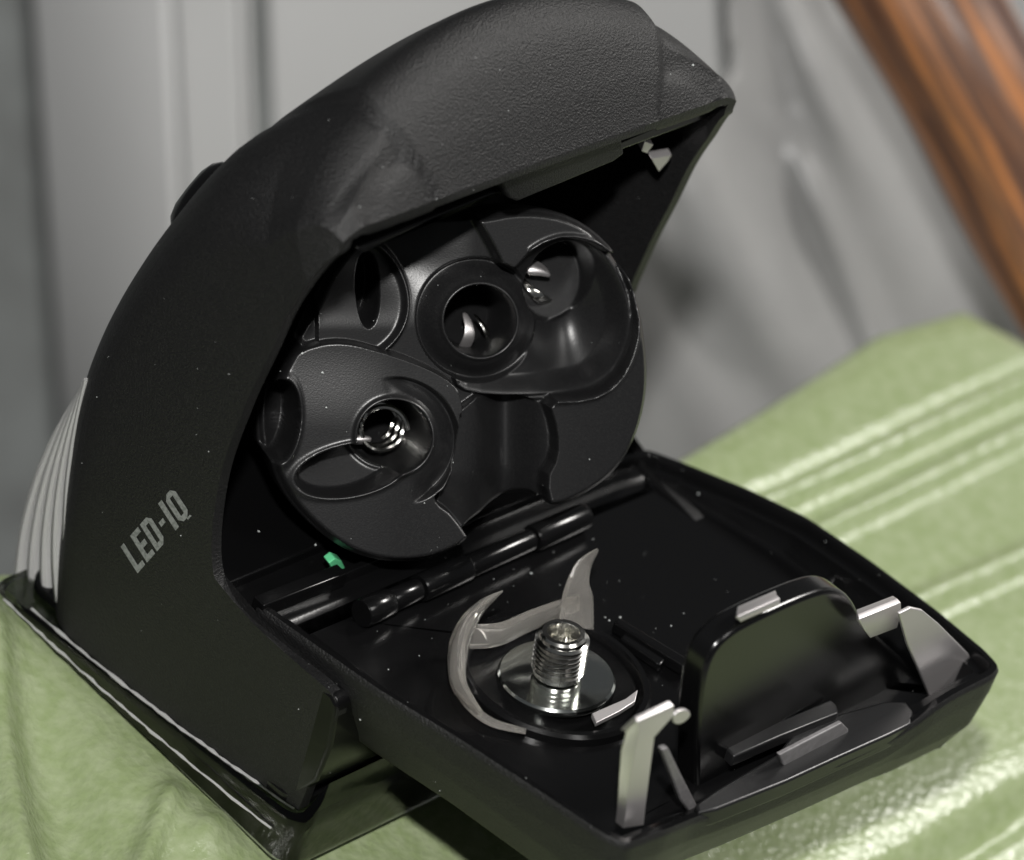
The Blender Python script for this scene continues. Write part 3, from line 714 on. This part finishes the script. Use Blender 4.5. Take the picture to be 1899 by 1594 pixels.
# round holes
for cx, cy, r in ((903, 602, 65), (733, 810, 66)):
    c = circ(cx, cy, r)
    Z += 0.35 * np.exp(-((c - 5) / 5) ** 2)
    Z = lerp(Z, 1 - sst(-3.5, 2.5, c), -14.0 + 0.05 * (Y - cy) - 0.03 * (X - cx))
# rounded rim at the outline
edge = (1 - rr)[:, None] * Rth[None, :]
Z -= 1.3 * (1 - sst(0, 16, edge)) ** 2
LX, LY = hxy(X, Y)
hv = [np.stack([LX, LY, Z], -1).reshape(-1, 3)]
last = hv[0].reshape(NRD, NTH, 3)[-1]
for k, (s, dz) in enumerate(((1.004, -0.8), (1.004, -2.0), (0.995, -6), (0.97, -11), (0.80, -17))):
    q = last.copy(); q[:, :2] *= s; zz = q[:, 2] + dz; 
    q[:, 2] = np.where(k > 1, np.minimum(zz, dz), zz) if k > 1 else zz
    hv.append(q)
HVt = np.vstack(hv)
hf = grid_faces(NRD + 5, NTH, True)
hf.append(tuple(range(NTH)))
link('holder_body', HVt, hf, M['holder'], holder, angle=0)
# contacts and springs in the sockets
tube('coil_spring', [hp_(735 + 42 * math.cos(a) , 812 + 42 * math.sin(a), -13.5 + 0.42 * a) for a in np.linspace(0, 6 * math.pi, 120)], 0.32, M['steel'], holder, seg=8)
def htab(name, px, z, thick=0.4, m=M['sheet'], tilt=(0, 0)):
    pts = [hp_(a, b, z + tilt[0] * (a - px[0][0]) / KH + tilt[1] * (b - px[0][1]) / KH) for a, b in px]
    return prism(name, pts, (0, 0, -thick), m, holder, 0.08)
def hleaf(rows, m, thick=0.3):
    v = [hp_(x, y, z) for r in rows for x, y, z in r]
    o = link('contact_leaf', v, grid_faces(len(rows), len(rows[0])), m, holder, solid=thick, angle=0, sub=2)
    return o
hleaf([[(664, 846, -8.5), (690, 850, -8.2), (712, 848, -8.5)], [(668, 836, -6.6), (692, 836, -6.2), (716, 836, -6.6)], [(672, 826, -7.4), (694, 824, -7.0), (716, 826, -7.4)]], M['sheet'])
hleaf([[(884, 674, -10.5), (910, 674, -10.5)], [(884, 652, -8.0), (911, 652, -8.2)], [(893, 626, -7.4), (913, 630, -7.6)], [(888, 600, -9.4), (902, 598, -9.4)]], M['sheet'])
hleaf([[(912, 604, -10.5), (922, 606, -10.5)], [(930, 630, -8.8), (944, 632, -9.2)], [(938, 658, -10.2), (946, 650, -10.6)]], M['steel'])
hleaf([[(988, 500, -9.4), (1016, 490, -9.2), (1046, 506, -9.6)], [(998, 514, -7.0), (1026, 508, -6.6), (1056, 522, -7.2)], [(1012, 530, -7.6), (1034, 528, -7.3), (1054, 536, -8.0)]], M['sheet'])
hleaf([[(998, 536, -9.0), (1010, 536, -9.0)], [(1006, 556, -7.8), (1026, 552, -7.8)], [(1024, 576, -7.8), (1050, 566, -8.0)], [(1042, 588, -9.4), (1070, 578, -9.4)]], M['steel'])

# ================================================================== DUST on the black plastic
dv, df = [], []
dg = bpy.context.evaluated_depsgraph_get()
def add_speck(p, r):
    b = len(dv); p = np.array(p)
    for q in ((1, 0, 0), (-1, 0, 0), (0, 1, 0), (0, -1, 0), (0, 0, 1), (0, 0, -1)):
        dv.append(p + np.array(q) * r * random.uniform(0.6, 1.3))
    for f in ((0, 2, 4), (2, 1, 4), (1, 3, 4), (3, 0, 4), (2, 0, 5), (1, 2, 5), (3, 1, 5), (0, 3, 5)): df.append(tuple(b + k for k in f))
bpy.context.view_layer.update()
dg = bpy.context.evaluated_depsgraph_get()
inv = lamp.matrix_world.inverted()
spots = [(1295, 915), (1462, 1258), (1040, 318), (605, 755), (1060, 402), (480, 985), (585, 1010), (1100, 1111), (1150, 1145), (985, 1063), (598, 690), (520, 688), (560, 655), (1285, 120), (668, 1334), (1130, 1150), (1245, 1160)]
cand = [(p, random.uniform(0.12, 0.2)) for p in spots]
for _ in range(170):
    cand.append(((random.uniform(150, 1850), random.uniform(20, 1580)), random.choice((0.035, 0.045, 0.05, 0.06, 0.09))))
for _ in range(70):
    cand.append(((random.gauss(1000, 170), random.gauss(1130, 130)), random.choice((0.04, 0.05, 0.06, 0.1))))
keep = {'body_shell', 'battery_cover', 'holder_body', 'nose', 'rail', 'inner_floor', 'latch_hump'}
for (px, py), r in cand:
    d = ray(px, py)
    hit, loc, nor, idx, ob, mx = sc.ray_cast(dg, Vector(CAM * S), Vector(d).normalized())
    if hit and ob.name.split('.')[0] in keep:
        add_speck(inv @ loc, r)
dust = link('dust_speck', dv, df, M['dust'], lamp, smooth=False)
tag(dust, kind='stuff')
